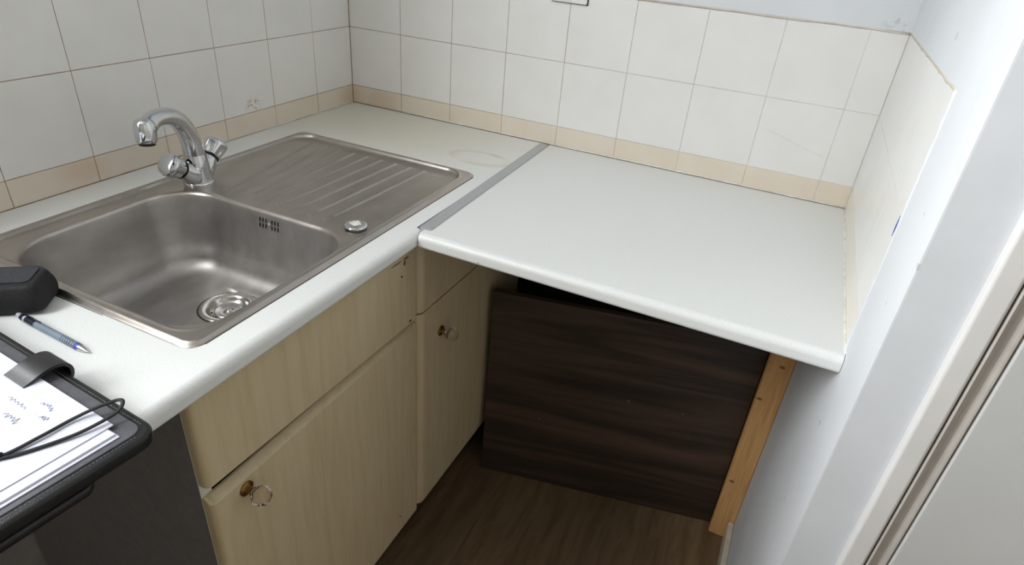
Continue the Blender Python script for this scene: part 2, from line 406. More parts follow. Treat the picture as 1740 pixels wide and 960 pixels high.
# window in the left wall (outside the frame, it lights the room)
bm = bmesh.new(); f = .05
for a in ((WY0, WY1, WZ0, WZ0+f), (WY0, WY1, WZ1-f, WZ1), (WY0, WY0+f, WZ0+f, WZ1-f), (WY1-f, WY1, WZ0+f, WZ1-f), ((WY0+WY1)/2-.02, (WY0+WY1)/2+.02, WZ0+f, WZ1-f)):
    addbox(bm, -WD+.005, -WD+.055, a[0], a[1], a[2], a[3], .004)
win = link('window_1', bm, 'frame_paint', kind='structure', auto=40)
ym = (WY0+WY1)/2
for a, b in ((WY0+f, ym-.02), (ym+.02, WY1-f)): box('pane', -WD+.028, -WD+.032, a, b, WZ0+f, WZ1-f, 'pane_glass', win)
box('window_sill', -WD+.055, .03, WY0-.03, WY1+.03, WZ0-.02, WZ0, 'frame_paint', win, bev=.004)

# socket plate let into the back wall tiles
s = empty('wall_socket', (.615, 0, .371), 'white wall socket plate let into the back wall tiles above the joining strip', 'socket')
bm = bmesh.new(); addbox(bm, .5715, .6585, -.0015, -.0004, .3275, .4145, .0004); link('gap_outline', bm, 'slot_dark', s)
bm = bmesh.new(); addbox(bm, .5730, .6570, -.0095, -.0015, .3292, .4132, .003, 3); link('face_plate', bm, 'outlet_plastic', s, auto=50)
for k in (0, 1):
    bm = bmesh.new(); addlathe(bm, [(0, .0003), (.0028, .0003), (.0033, 0), (.0033, -.001)], (.585+k*.06, -.0097, .371), (0, -1, 0), 16); link('screw', bm, 'chrome', s)
bm = bmesh.new()
for x, z, a, b in ((.615, .393, .002, .004), (.604, .372, .0035, .0012), (.626, .372, .0035, .0012)): addbox(bm, x-a, x+a, -.0098, -.009, z-b, z+b)
link('pin_holes', bm, 'slot_dark', s)

# ------------------------------------------------------------------ worktops
TH = .028
def profile_x(x0, x1, front=True):   # section in x-z, rounded front at x1
    if not front: return [(x0, -TH), (x1, -TH), (x1, 0), (x0, 0)]
    r, r2 = .012, .007
    return [(x0, -TH), *arc(x1-r2, -TH+r2, r2, -90, 0, 5), *arc(x1-r, -r, r, 0, 90, 8), (x0, 0)]
bm = bmesh.new()
addprism(bm, profile_x(.001, .6045), -1.95, -1.022, 1)
addprism(bm, profile_x(.001, .095, False), -1.022, -.315, 1)
addprism(bm, profile_x(.541, .6045), -1.022, -.592, 1)
addprism(bm, [(.541, -TH), (.590, -TH), (.590, 0), (.541, 0)], -.592, -.315, 1)
addprism(bm, [(.001, -TH), (.590, -TH), (.590, 0), (.001, 0)], -.315, -.0035, 1)
bmesh.ops.remove_doubles(bm, verts=bm.verts, dist=1e-6)
wt1 = link('worktop', bm, 'laminate', auto=25, label='off-white laminate worktop holding the steel sink, running along the left wall', cat='worktop')
bm = bmesh.new(); r, r2 = .012, .007; Y1 = -.612
sec = [(-.0035, -TH), *[(y, z) for y, z in [(Y1+r2-r2*math.sin(math.radians(a)), -TH+r2-r2*math.cos(math.radians(a))) for a in range(0, 91, 18)]],
       *[(Y1+r-r*math.cos(math.radians(a)), -r+r*math.sin(math.radians(a))) for a in range(0, 91, 11)], (-.0035, 0)]
addprism(bm, sec, .606, XR-.0012, 0)
wt2 = link('worktop', bm, 'laminate', auto=25, label='plain white laminate worktop over the open gap on the right', cat='worktop')
# ink dot on its front edge is a chip
bm = bmesh.new(); addlathe(bm, [(0, .0003), (.0011, .0002), (.0011, -.0005)], (.725, Y1, -.021), (0, -1, 0), 8); link('chip', bm, 'chipboard', wt2)
# joining strip (slightly skewed) with a torn front end
bm = bmesh.new()
pts = [(.5815, -.012), (.6060, -.012), (.6185, -.586), (.5950, -.590)]
vs0 = [bm.verts.new((x, y, .0006)) for x, y in pts]
vs1 = [bm.verts.new((x+(.0008 if k in (0, 3) else -.0008), y, .0022)) for k, (x, y) in enumerate(pts)]
bm.faces.new(vs0); bm.faces.new(vs1)
for i in range(4): bm.faces.new((vs0[i], vs0[(i+1) % 4], vs1[(i+1) % 4], vs1[i]))
js = link('joining_strip', bm, 'aluminium', label='flat grey aluminium joining strip between the two worktops', cat='metal strip')
bm = bmesh.new()
v = [bm.verts.new(p) for p in ((.5962, -.5878, .0016), (.6183, -.5858, .0016), (.6100, -.6045, -.004), (.6070, -.614, -.016), (.6045, -.606, -.006))]
bm.faces.new(v); e = bmesh.ops.extrude_face_region(bm, geom=bm.faces[:]); 
for g in e['geom']:
    if isinstance(g, bmesh.types.BMVert): g.co.z -= .0012
link('bent_end', bm, 'aluminium', js)

# ------------------------------------------------------------------ sink
SX0, SX1, SY0, SY1 = .079, .556, -1.037, -.299
sink = empty('kitchen_sink', (.32, -.67, 0), 'stainless steel inset sink with one bowl and a ribbed drainer in the left worktop', 'sink')
def sd_rr(x, y, cx, cy, hx, hy, r):
    qx, qy = abs(x-cx)-hx+r, abs(y-cy)-hy+r
    return math.hypot(max(qx, 0), max(qy, 0))+min(max(qx, qy), 0)-r
SC = ((SX0+SX1)/2, (SY0+SY1)/2); SH = ((SX1-SX0)/2, (SY1-SY0)/2)
def ss(a, b, x):
    t = min(1, max(0, (x-a)/(b-a))); return t*t*(3-2*t)
RIBN = [.214, .2405, .266, .288, .3085, .338, .373, .4095, .4455]
RIBF = [.150, .190, .229, .267, .305, .343, .381, .418, .455]
def deck_h(x, y):
    d = -sd_rr(x, y, *SC, *SH, .022)
    h = .0003+.0056*ss(-.001, .0085, d)
    d2 = -sd_rr(x, y, *SC, SH[0]-.017, SH[1]-.017, .045)      # inner pressed contour
    far = ss(-.36, -.33, y)
    h += (.0012+.0012*far)*math.exp(-((d2+.001)/.003)**2)
    h -= (.0036+.0014*far)*ss(0, .006, d2)
    if y > -.66 :
        k = ss(-.645, -.60, y); h -= .0015*k*ss(0, .02, d2)
        t = min(1, max(0, (y+.64)/.30))
        for a, b in zip(RIBN, RIBF):
            xc = a+(b-a)*t; u = (x-xc)/.0034
            if abs(u) < 2.5: h += .0026*math.exp(-u*u)*ss(-.648, -.636, y)*(1-ss(-.352, -.34, y))
    for i, a in enumerate(RIBN):                                 # raised pips at the head of each rib
        rx = .0036 if i < 5 else .0068
        q = ((x-a)/rx)**2+((y+.6575)/.0034)**2
        if q < 6: h += .0034*math.exp(-q)
    return h
BC = (.3345, -.851); BH = (.2025, .164); BR = .082
NA = 18
def bowl_ring(d, r=None): return rrect(BC[0], BC[1], BH[0]-d, BH[1]-d, max(BR-d*.6, .03) if r is None else r, NA)
YS = -.672
bm = bmesh.new()
inner = bowl_ring(-.004)
def clipcorner(sy): return None
def target(p):
    dx, dy = p[0]-BC[0], p[1]-BC[1]; lo, hi = 0, 3
    for _ in range(40):
        m = (lo+hi)/2; X, Y = BC[0]+dx*m, BC[1]+dy*m
        if sd_rr(X, Y, *SC, *SH, .022) < 0 and Y < YS: lo = m
        else: hi = m
    return BC[0]+dx*lo, BC[1]+dy*lo
# densify the ring and hit the corners of the outer contour exactly
def angle(p): return math.atan2(p[1]-BC[1], p[0]-BC[0])
ring = []
for i in range(len(inner)):
    a, b = inner[i], inner[(i+1) % len(inner)]; n = max(1, int(math.dist(a, b)/.0022))
    for k in range(n): ring.append((a[0]+(b[0]-a[0])*k/n, a[1]+(b[1]-a[1])*k/n))
for cx, cy in ((SX0, YS), (SX1, YS)):
    a = math.atan2(cy-BC[1], cx-BC[0]); i = min(range(len(ring)), key=lambda i: abs(angle(ring[i])-a))
    lo, hi = 0, 1
    for _ in range(40):
        m = (lo+hi)/2
        if sd_rr(BC[0]+(cx-BC[0])*m, BC[1]+(cy-BC[1])*m, *BC, BH[0]+.004, BH[1]+.004, BR+.0024) < 0: lo = m
        else: hi = m
    ring[i] = (BC[0]+(cx-BC[0])*lo, BC[1]+(cy-BC[1])*lo)
outer = [target(p) for p in ring]
NR = 44; prev = None
for k in range(NR+1):
    f = k/NR
    cur = []
    for p, q in zip(ring, outer):
        x, y = p[0]+(q[0]-p[0])*f, p[1]+(q[1]-p[1])*f; cur.append(bm.verts.new((x, y, deck_h(x, y))))
    if prev:
        for i in range(len(cur)): bm.faces.new((prev[i], prev[(i+1) % len(cur)], cur[(i+1) % len(cur)], cur[i]))
    else: first = cur
    prev = cur
# lip rolls over into the bowl
lastring = first
for d, dz in ((-.003, -.0004), (-.0015, -.0014), (0, -.003), (.0012, -.006)):
    cur = []
    for p in ring:
        # move inward along the direction to the offset contour
        v = Vector((p[0]-BC[0], p[1]-BC[1])); s0, s1 = 0, 1.2
        for _ in range(30):
            m = (s0+s1)/2
            if sd_rr(BC[0]+v.x*m, BC[1]+v.y*m, *BC, BH[0]-d, BH[1]-d, BR-d*.6) < 0: s0 = m
            else: s1 = m
        cur.append(bm.verts.new((BC[0]+v.x*s0, BC[1]+v.y*s0, .0021+dz)))
    for i in range(len(cur)): bm.faces.new((lastring[i], lastring[(i+1) % len(cur)], cur[(i+1) % len(cur)], cur[i]))
    lastring = cur
link('sink_deck', bm, 'steel_deck', sink, smooth=True)
# drainer board
bm = bmesh.new(); nx, ny = 320, 220; g = {}
for i in range(nx+1):
    for j in range(ny+1):
        x = SX0+(SX1-SX0)*i/nx; y = YS+(SY1-YS)*j/ny
        if sd_rr(x, y, *SC, *SH, .022) > 0:      # pull the corner cells onto the rounded corner
            cx = min(max(x, SX0+.022), SX1-.022); cy = min(y, SY1-.022); dv = Vector((x-cx, y-cy)); dv = dv.normalized()*.022; x, y = cx+dv.x, cy+dv.y
        g[i, j] = bm.verts.new((x, y, deck_h(x, y)))
for i in range(nx):
    for j in range(ny): bm.faces.new((g[i, j], g[i+1, j], g[i+1, j+1], g[i, j+1]))
link('drainer', bm, 'steel_deck', sink, smooth=True)
# bright rolled strip along the far rim of the drainer
# bowl
bm = bmesh.new(); DC = (.322, -.787); DR = .050; BD = -.152
prof = [(.0004, -.0028), (.0012, -.0058), (.0022, -.012), (.004, -.025), (.008, -.055), (.012, -.085), (.016, -.105)]
for a in range(0, 91, 15): prof.append((.020+.034*(1-math.cos(math.radians(a))), -.112-.036*math.sin(math.radians(a))))
def dens(r):
    out = []
    for i in range(len(r)):
        a, b = r[i], r[(i+1) % len(r)]; n = 6 if i % (NA+1) == NA else 1
        for k in range(n): out.append((a[0]+(b[0]-a[0])*k/n, a[1]+(b[1]-a[1])*k/n))
    return out
rings = []
for d, z in prof: rings.append([bm.verts.new((x, y, z)) for x, y in dens(bowl_ring(d))])
base = dens(bowl_ring(prof[-1][0])); z0 = prof[-1][1]
for k in range(1, 9):
    f = k/8; cur = []
    for x, y in base:
        th = math.atan2(y-DC[1], x-DC[0]); tx, ty = DC[0]+DR*math.cos(th), DC[1]+DR*math.sin(th)
        cur.append(bm.verts.new((x+(tx-x)*f, y+(ty-y)*f, z0+(BD-z0)*ss(0, 1, f))))
    rings.append(cur)
for a, b in zip(rings, rings[1:]):
    for i in range(len(a)): bm.faces.new((a[i], a[(i+1) % len(a)], b[(i+1) % len(a)], b[i]))
link('bowl', bm, 'steel_bowl', sink, smooth=True)
# waste: flange, dished strainer, centre screw
bm = bmesh.new(); addlathe(bm, [(.0505, -.004), (.0492, -.0022), (.0485, .0016), (.046, .0026), (.0385, .0020), (.036, .0004), (.034, -.004), (.030, -.010), (.022, -.013), (.0, -.013)], (DC[0], DC[1], BD), (0, 0, 1), 64)
wst = link('waste_flange', bm, 'steel_bright', sink, smooth=True)
bm = bmesh.new(); addlathe(bm, [(.0512, .0004), (.0494, .0009), (.0482, -.0004)], (DC[0], DC[1], BD), (0, 0, 1), 64); link('rubber_seal', bm, 'black_rubber', sink, smooth=True)
bm = bmesh.new(); addlathe(bm, [(.0, .004), (.004, .0035), (.006, 0), (.016, -.001), (.021, .003), (.024, .003), (.0255, 0), (.0255, -.004)], (DC[0], DC[1], BD-.008), (0, 0, 1), 48); link('plug', bm, 'steel_bright', sink, smooth=True)
bm = bmesh.new()
for k in range(10):
    th = 2*PI*k/10; addlathe(bm, [(0, .0004), (.0022, .0003), (.0022, -.001)], (DC[0]+.029*math.cos(th), DC[1]+.029*math.sin(th), BD-.0102), (math.cos(th)*-.3, math.sin(th)*-.3, 1), 10)
link('strainer_holes', bm, 'slot_dark', wst)
# overflow in the bowl's drainer-side wall: two rows of slots and a screw
bm = bmesh.new()
oy = BC[1]+BH[1]
for r in (0, 1):
    for k in range(7):
        if k == 3: continue
        x = .3235+k*.0069; z = -.0165-r*.0105
        yy = oy-(.0030 if r == 0 else .0044)-.0003
        pr = rrect(x, z, .0014, .0042, .0013, 3); v0 = [bm.verts.new((p[0], yy+.0012*(z-p[1])/-.0084*.6, p[1])) for p in pr]; v1 = [bm.verts.new((p[0], yy+.004, p[1])) for p in pr]
        bm.faces.new(v0)
        for i in range(len(pr)): bm.faces.new((v0[i], v1[i], v1[(i+1) % len(pr)], v0[(i+1) % len(pr)]))
link('overflow_slots', bm, 'slot_dark', sink)
bm = bmesh.new(); addlathe(bm, [(0, .0022), (.002, .002), (.0032, .001), (.0034, -.002)], (.3442, oy-.0036, -.0218), (0, -1, .1), 16); link('overflow_screw', bm, 'steel_bright', sink, smooth=True)
# pop-up waste control on the deck corner
bm = bmesh.new(); K = (.5070, -.6535, .0020)
addlathe(bm, [(.0150, -.001), (.0150, .0018), (.0190, .0024), (.0200, .0040), (.0192, .0062), (.0165, .0076), (0, .0082)], K, (0, 0, 1), 40)
kn = link('waste_control_knob', bm, 'chrome', sink, auto=50)
bm = bmesh.new(); pr = [(K[0]+(.0105+random.uniform(-.0028, .0022))*math.cos(a*PI/9), K[1]+(.0095+random.uniform(-.0025, .0022))*math.sin(a*PI/9)) for a in range(18)]
addprism(bm, pr, K[2]+.0081, K[2]+.0086, 2); link('worn_label', bm, 'worn_label', kn)
# black sealant squeezed out along the near rim
bm = bmesh.new(); addtube(bm, [(.14+.07*i/6, -1.0385, .0005) for i in range(7)]+[(.30, -1.0385, .0005), (.40, -1.0385, .0004)], [.0012]*7+[.0008, .0003], 6); link('rim_seal', bm, 'black_rubber', sink)
bm = bmesh.new(); addtube(bm, [(SX1+.0003, SY0+.02, .0004), (SX1+.0003, SY1-.02, .0004)], .0007, 6); link('rim_seal', bm, 'plinth_brown', sink)

# ------------------------------------------------------------------ mixer tap
TB = Vector((.143, -.657, .0021))
tap = empty('mixer_tap', TB, 'chrome mixer tap with curved spout and two faceted knobs at the back of the sink', 'tap')
bm = bmesh.new(); addlathe(bm, [(0, -.0), (.0275, -.0), (.0280, .002), (.0268, .0045), (.024, .006), (.0, .006)], TB, (0, 0, 1), 40); link('base_plate', bm, 'chrome', tap, auto=50)
bm = bmesh.new()
addlathe(bm, [(.0, .004), (.0262, .004), (.0258, .010), (.0250, .018), (.0240, .028), (.0225, .040), (.0205, .050), (.0195, .0560), (.0, .0560)], TB, (0, 0, 1), 40)
ax = {}
for nm, sgn in (('l', -1), ('r', 1)):
    d = Vector((.10, -.83, .56)).normalized() if sgn < 0 else Vector((-.06, .76, .65)).normalized()
    o = TB+Vector((0, sgn*.004, .014)); ax[nm] = (o, d)
    addlathe(bm, [(.0, 0), (.0225, .0), (.0215, .014), (.0185, .026), (.0160, .034), (.0155, .040), (.0, .040)], o, d, 32)
link('tap_body', bm, 'chrome', tap, auto=50)
for nm in ('l', 'r'):
    o, d = ax[nm]
    bm = bmesh.new(); addlathe(bm, [(.0, .0395), (.0172, .0395), (.0172, .0425), (0, .0425)], o, d, 24); link('collar_ring', bm, 'black_rubber', tap, auto=40)
    bm = bmesh.new()
    fac = lambda th, h: 1-.22*(abs(math.cos(th*2.5)))**3*(1 if .045 < h < .0645 else (.5 if .044 < h < .0655 else 0))
    addlathe(bm, [(.0, .0425), (.0150, .0425), (.0175, .0448), (.0185, .049), (.0195, .054), (.0205, .0600), (.0210, .0650), (.0213, .0670), (.0212, .0700), (.0200, .0728), (.0165, .0755), (.010, .0775), (0, .0785)], o, d, 48, fac)
    link('tap_knob', bm, 'chrome', tap, auto=32)
sd = Vector((.3, -.95, 0)).normalized()
cl = [(.0, .056), (.0015, .072), (.007, .092), (.020, .1165), (.036, .1315), (.056, .1405), (.078, .1445), (.096, .1435), (.109, .1385)]
bm = bmesh.new(); P = smooth_path([TB+sd*s+Vector((0, 0, z)) for s, z in cl], 5)
n = len(P); addtube(bm, P, [.0190-.0045*min(1, i/(n*.7)) + (.0016*max(0, (i/n-.8)/.2)) for i in range(n)], 28)
link('spout', bm, 'chrome', tap, auto=60)
bm = bmesh.new(); hd = (sd*.10+Vector((0, 0, -1))).normalized()
addlathe(bm, [(0, -.0185), (.008, -.018), (.0135, -.0145), (.0165, -.009), (.0172, .0), (.0168, .016), (.0155, .021), (.0135, .0225), (0, .0225)], TB+sd*.1165+Vector((0, 0, .1355)), hd, 32)
link('spout_head', bm, 'chrome', tap, auto=50)
bm = bmesh.new(); addlathe(bm, [(.0, .0225), (.0128, .0225), (.0125, .0265), (0, .0265)], TB+sd*.1165+Vector((0, 0, .1355)), hd, 28); link('aerator', bm, 'black_rubber', tap, auto=40)

# ------------------------------------------------------------------ base units
def front_panel(name, y0, y1, z0, z1, parent, chamfer_top=False, rl=.010, rr=.010, label=None):
    """door or drawer front facing +x, upright edges rolled, finger bevel along its top"""
    X1, X0 = .580, .562
    sec = [(X0, y0), *[(X1-rl+rl*math.sin(a), y0+rl-rl*math.cos(a)) for a in [PI/2*i/6 for i in range(7)]], *[(X1-rr+rr*math.cos(a), y1-rr+rr*math.sin(a)) for a in [PI/2*i/6 for i in range(7)]], (X0, y1)]
    bm = bmesh.new(); zt = z1-(.008 if chamfer_top else .0012)
    A = [bm.verts.new((x, y, z0+.001)) for x, y in sec]; B = [bm.verts.new((x, y, zt)) for x, y in sec]
    cut = .014 if chamfer_top else .001
    T_ = [bm.verts.new((min(x, X1-cut), y, z1)) for x, y in sec]; D = [bm.verts.new((min(x, X1-.001), y, z0)) for x, y in sec]
    n = len(sec)
    for p, q in ((D, A), (A, B), (B, T_)):
        for i in range(n): bm.faces.new((p[i], p[(i+1) % n], q[(i+1) % n], q[i]))
    bm.faces.new(T_); bm.faces.new(D[::-1])
    return link(name, bm, 'cabinet_cream', parent, auto=35, label=label)
def glass_knob(door, y, z, x=.580):
    bm = bmesh.new(); addlathe(bm, [(0, 0), (.0115, 0), (.0118, .002), (.009, .004), (.0055, .0055), (.0048, .012), (.0075, .014), (0, .014)], (x, y, z), (1, 0, 0), 24)
    k = link('knob_mount', bm, 'brass', door, auto=50)
    bm = bmesh.new(); fac = lambda th, h: 1-.09*abs(math.cos(th*4))
    addlathe(bm, [(0, .0138), (.007, .0145), (.0112, .0175), (.0145, .0225), (.0155, .028), (.0145, .0335), (.0112, .0385), (.006, .0412), (0, .0418)], (x, y, z), (1, 0, 0), 40, fac)
    link('glass_knob', bm, 'clear_glass', door, auto=25, label='clear fluted glass knob')
def unit(y0, y1, label, side_left):
    u = empty('base_cabinet', (.3, (y0+y1)/2, -ZO), label, 'cabinet')
    box('side_panel', .02, .5600, y0, y0+.017, -.75, -.0292, 'melamine_grey', u, bev=.0006)
    box('side_panel', .02, .5600, y1-.017, y1, -.75, -.0292, 'melamine_grey', u, bev=.0006)
    box('bottom_panel', .02, .5600, y0+.017, y1-.017, -.75, -.733, 'melamine_grey', u)
    box('edge_strip', .5602, .5616, y0, y0+.017, -.75, -.0292, 'cabinet_edge', u)
    box('top_rail', .54, .5600, y0+.017, y1-.017, -.075, -.0292, 'cabinet_edge', u)
    box('plinth', .505, .522, y0, y1, -ZO+.0002, -.75, 'plinth_brown', u)
    return u
u1 = unit(-1.0735, -.5690, 'cream wood-effect base cabinet under the sink bowl, nearer the camera', True)
f1 = front_panel('drawer_front', -1.0735, -.5700, -.2060, -.0400, u1)
for v in f1.data.vertices:                    # its lower edge was never square: higher at the left end
    if v.co.z < ZO-.15: v.co.z += .014*(.2513-v.co.y)/.5026
d1 = front_panel('door', -1.0735, -.5700, -.7560, -.2170, u1, True)
glass_knob(d1, -1.0185, -.2420)
# chips and holes in the drawer front
def blot(parent, y, z, r, mat='slot_dark', n=9, x=.5802, name='screw_hole', sy=1, sz=1):
    bm = bmesh.new(); vs = [bm.verts.new((x, y+sy*r*random.uniform(.75, 1.2)*math.cos(2*PI*i/n), z+sz*r*random.uniform(.75, 1.2)*math.sin(2*PI*i/n))) for i in range(n)]
    bm.faces.new(vs); e = bmesh.ops.extrude_face_region(bm, geom=bm.faces[:])
    for g in e['geom']:
        if isinstance(g, bmesh.types.BMVert): g.co.x -= .0006
    link(name, bm, mat, parent)
blot(f1, -.6240, -.0880, .0022)
blot(f1, -.6150, -.0640, .0050, 'chipboard', sy=.8, sz=1.2, name='chipped_laminate')
blot(f1, -.6100, -.0560, .0040, 'chipboard', sy=2.2, sz=.6, name='chipped_laminate')
blot(f1, -.640, -.0555, .0030, 'chipboard', sy=6, sz=.5, name='chipped_laminate')
blot(d1, -.6450, -.7080, .0026)
blot(f1, -.5985, -.1985, .004, 'slot_dark', sy=1.2, sz=.5, name='chipped_laminate')
u2 = unit(-.5675, -.0600, 'cream wood-effect base cabinet in the corner beside the open gap', False)
f2 = front_panel('drawer_front', -.5665, -.0600, -.2050, -.0400, u2, rl=.022)
d2 = front_panel('door', -.5665, -.0600, -.7560, -.2090, u2, rl=.022)
glass_knob(d2, -.4820, -.2900)
bm = bmesh.new(); addbox(bm, .5803, .5812, -.4995, -.4880, -.075, -.047); addbox(bm, .5803, .5812, -.4850, -.4805, -.071, -.047); link('old_tape_marks', bm, 'chipboard', f2)

# ------------------------------------------------------------------ open gap: dark board and pine batten
A = Vector((.5975, -.262)); B = Vector((1.2345, -.130)); dr = (B-A).normalized(); nr = Vector((dr.y, -dr.x))
bm = bmesh.new()
q = [A, B, B-nr*.018, A-nr*.018]
for z0, z1 in ((-ZO+.0005, -.300),):
    v0 = [bm.verts.new((p.x, p.y, z0)) for p in q]; v1 = [bm.verts.new((p.x, p.y, z1)) for p in q]
    v1[0].co.z -= .000; v1[3].co.z -= .000
    bm.faces.new(v0); bm.faces.new(v1[::-1])
    for i in range(4): bm.faces.new((v0[i], v1[i], v1[(i+1) % 4], v0[(i+1) % 4]))
bmesh.ops.bevel(bm, geom=bm.edges[:], offset=.0012, segments=2, profile=.5, affect='EDGES')
link('board', bm, 'walnut', auto=50, label='dark brown wood-grain board standing across the gap under the right worktop', cat='board')
bm = bmesh.new(); addbox(bm, 1.2365, XR-.0006, -.163, -.118, -ZO+.0003, -.0284, .003, 3)
link('timber_batten', bm, 'pine', auto=50, label='bare orange pine batten upright against the right wall under the worktop', cat='batten')

# ------------------------------------------------------------------ things on the near worktop
# soft black case
cs = empty('camera_case', (.27, -1.085, .0), 'small black fabric case at the left edge beside the sink rim', 'case')
bm = bmesh.new(); cc = Vector((.2665, -1.0935)); ex = Vector((.79, .61)); ey = Vector((-.61, .79)); 
HX, HY = .070, .030
prev = None; base_r = [(0, 1.0), (.003, 1.03), (.012, 1.05), (.022, 1.02), (.032, .95), (.038, .88)]
rgs = []
for z, s_ in base_r:
    ins = (1-s_)*.045
    rr = rrect(0, 0, HX-ins, HY-ins, .012, 6); rgs.append([bm.verts.new((cc.x+ex.x*a+ey.x*b, cc.y+ex.y*a+ey.y*b, z+.0045)) for a, b in rr])
for a, b in zip(rgs, rgs[1:]):
    for i in range(len(a)): bm.faces.new((a[i], a[(i+1) % len(a)], b[(i+1) % len(a)], b[i]))
bm.faces.new(rgs[0]); bm.faces.new(rgs[-1][::-1])
link('case_body', bm, 'fabric_black', cs, auto=60)
bm = bmesh.new(); pr = rrect(0, 0, HX-.010, HY-.010, .008, 6)
addprism(bm, [(cc.x+ex.x*a+ey.x*b, cc.y+ex.y*a+ey.y*b) for a, b in pr], .0424, .0440, 2); link('lid_panel', bm, 'fabric_grey', cs, auto=60)

# mechanical pencil
a = Vector((.3225, -1.0935, .0052)); b = Vector((.4604, -1.0985, .0030)); L = (b-a).length; dv = (b-a).normalized()
pen = empty('mechanical_pencil', (a+b)/2-Vector((0, 0, .004)), 'grey mechanical pencil with ribbed grip and metal tip lying on the worktop', 'pencil')
def seg(name, prof, mat): 
    bm = bmesh.new(); addlathe(bm, prof, a, dv, 24); link(name, bm, mat, pen, auto=30)
seg('push_button', [(0, 0), (.0032, .0003), (.0036, .002), (.0036, .010), (0, .010)], 'aluminium')
seg('barrel_end', [(0, .009), (.0044, .009), (.0046, .012), (.0046, .016), (0, .016)], 'pencil_dark')
seg('barrel_band', [(0, .016), (.0047, .016), (.0047, .0195), (0, .0195)], 'aluminium')
seg('barrel_end', [(0, .0195), (.0046, .0195), (.0046, .038), (0, .038)], 'pencil_dark')
seg('barrel', [(0, .038), (.0045, .038), (.0047, .050), (.0047, .088), (.0, .088)], 'pencil_grey')
pg = [(0, .088)]
for k in range(7): z = .088+k*.0042; pg += [(.0047, z), (.0047, z+.0028), (.0041, z+.0031), (.0041, z+.0041)]
seg('grip', pg+[(.0044, .1175), (0, .1175)], 'pencil_grey')
seg('ring', [(0, .1175), (.0046, .1175), (.0045, .1215), (0, .1215)], 'pencil_blue')
seg('tip', [(0, .1215), (.0043, .1215), (.0032, .128), (.0016, .1335), (.0011, .1345), (.0009, L), (0, L)], 'steel_bright')
bm = bmesh.new(); o = a+dv*.017+Vector((0, .0015, .0052)); addtube(bm, [o, o+dv*.012+Vector((0, 0, .0004)), o+dv*.030+Vector((0, 0, -.0002))], [.0010, .0011, .0008], 8, squash=.6); link('clip', bm, 'pencil_dark', pen, smooth=True)

# leather portfolio, hanging over the worktop edge
FT = .0285
fo = empty('leather_portfolio', (.45, -1.35, .0), 'open black leather portfolio hanging over the worktop edge in the near left corner', 'folder')
fx = Vector((.9972, -.0745)); fy = Vector((.0745, .9972)); fc = Vector((.6615, -1.1600))      # far right corner
def F(u, v): return (fc.x-fx.x*u-fy.x*v*.0-(.09*v), fc.y-fx.y*u-fy.y*v)   # u along the far edge to the left, v towards the viewer
def slab(u0, u1, v0, v1, z0, z1, r, name, mat, parent, rb=.004, **kw):
    c = rrect((u0+u1)/2, (v0+v1)/2, (u1-u0)/2, (v1-v0)/2, r, 8)
    bm = bmesh.new(); rg = []
    for z, ins in ((z0, rb), (z0+rb*.4, rb*.25), (z0+rb, 0), (z1-rb, 0), (z1-rb*.4, rb*.25), (z1, rb)):
        cu, cv = (u0+u1)/2, (v0+v1)/2; c2 = rrect(cu, cv, (u1-u0)/2-ins, (v1-v0)/2-ins, max(r-ins, .001), 8)
        rg.append([bm.verts.new((*F(*p), z)) for p in c2])
    for a_, b_ in zip(rg, rg[1:]):
        for i in range(len(a_)): bm.faces.new((a_[i], a_[(i+1) % len(a_)], b_[(i+1) % len(a_)], b_[i]))
    bm.faces.new(rg[0]); bm.faces.new(rg[-1][::-1])
    return link(name, bm, mat, parent, auto=50, **kw)
slab(0, .40, 0, .36, .0125, FT, .020, 'cover', 'leather', fo)
slab(.001, .40, .062, .36, .0006, .012, .014, 'lower_cover', 'leather', fo)
slab(.060, .39, .01, .35, .0006, .0122, .012, 'inner_pages_block', 'leather', fo, rb=.002)
slab(.0105, .39, .0095, .35, FT-.001, FT+.0012, .012, 'lining', 'leather_lining', fo, rb=.0009)
bm = bmesh.new()
def stitch(p, q, n):
    for i in range(n):
        s0, s1 = i/n, (i+.55)/n
        A_ = F(p[0]+(q[0]-p[0])*s0, p[1]+(q[1]-p[1])*s0); B_ = F(p[0]+(q[0]-p[0])*s1, p[1]+(q[1]-p[1])*s1)
        addtube(bm, [(*A_, FT+.0001), (*B_, FT+.0001)], .0004, 5)
stitch((.0075, .02), (.0075, .30), 80); stitch((.02, .0065), (.36, .0065), 90)
link('stitching', bm, 'thread', fo, kind='stuff')
# pen loop: a glossy leather band arched over the far edge
bm = bmesh.new(); n = 14; u0, u1 = .152, .188
def Q(u, v, z): return Vector((*F(u, v), z))
lp = [(.001, .019), (-.002, .025), (-.0025, .031), (.0005, .0365), (.007, .0392), (.016, .0390), (.025, .0370), (.033, .0342), (.041, .0318)]
lp = [(p.x, p.y) for p in smooth_path([(a_, b_, 0) for a_, b_ in lp], 3)]
T = .0036; vsA = []
for i, (v, z) in enumerate(lp):
    pv, pz = lp[max(0, i-1)], lp[min(len(lp)-1, i+1)]; dvv, dzz = pz[0]-pv[0], pz[1]-pv[1]; l_ = math.hypot(dvv, dzz); nv, nz = -dzz/l_, dvv/l_
    vsA.append([bm.verts.new(Q(u0, v, z)), bm.verts.new(Q(u1, v, z)), bm.verts.new(Q(u1, v+nv*T, z+nz*T)), bm.verts.new(Q(u0, v+nv*T, z+nz*T))])
for p_, q_ in zip(vsA, vsA[1:]):
    for i in range(4): bm.faces.new((p_[i], p_[(i+1) % 4], q_[(i+1) % 4], q_[i]))
bm.faces.new(vsA[0]); bm.faces.new(vsA[-1][::-1])
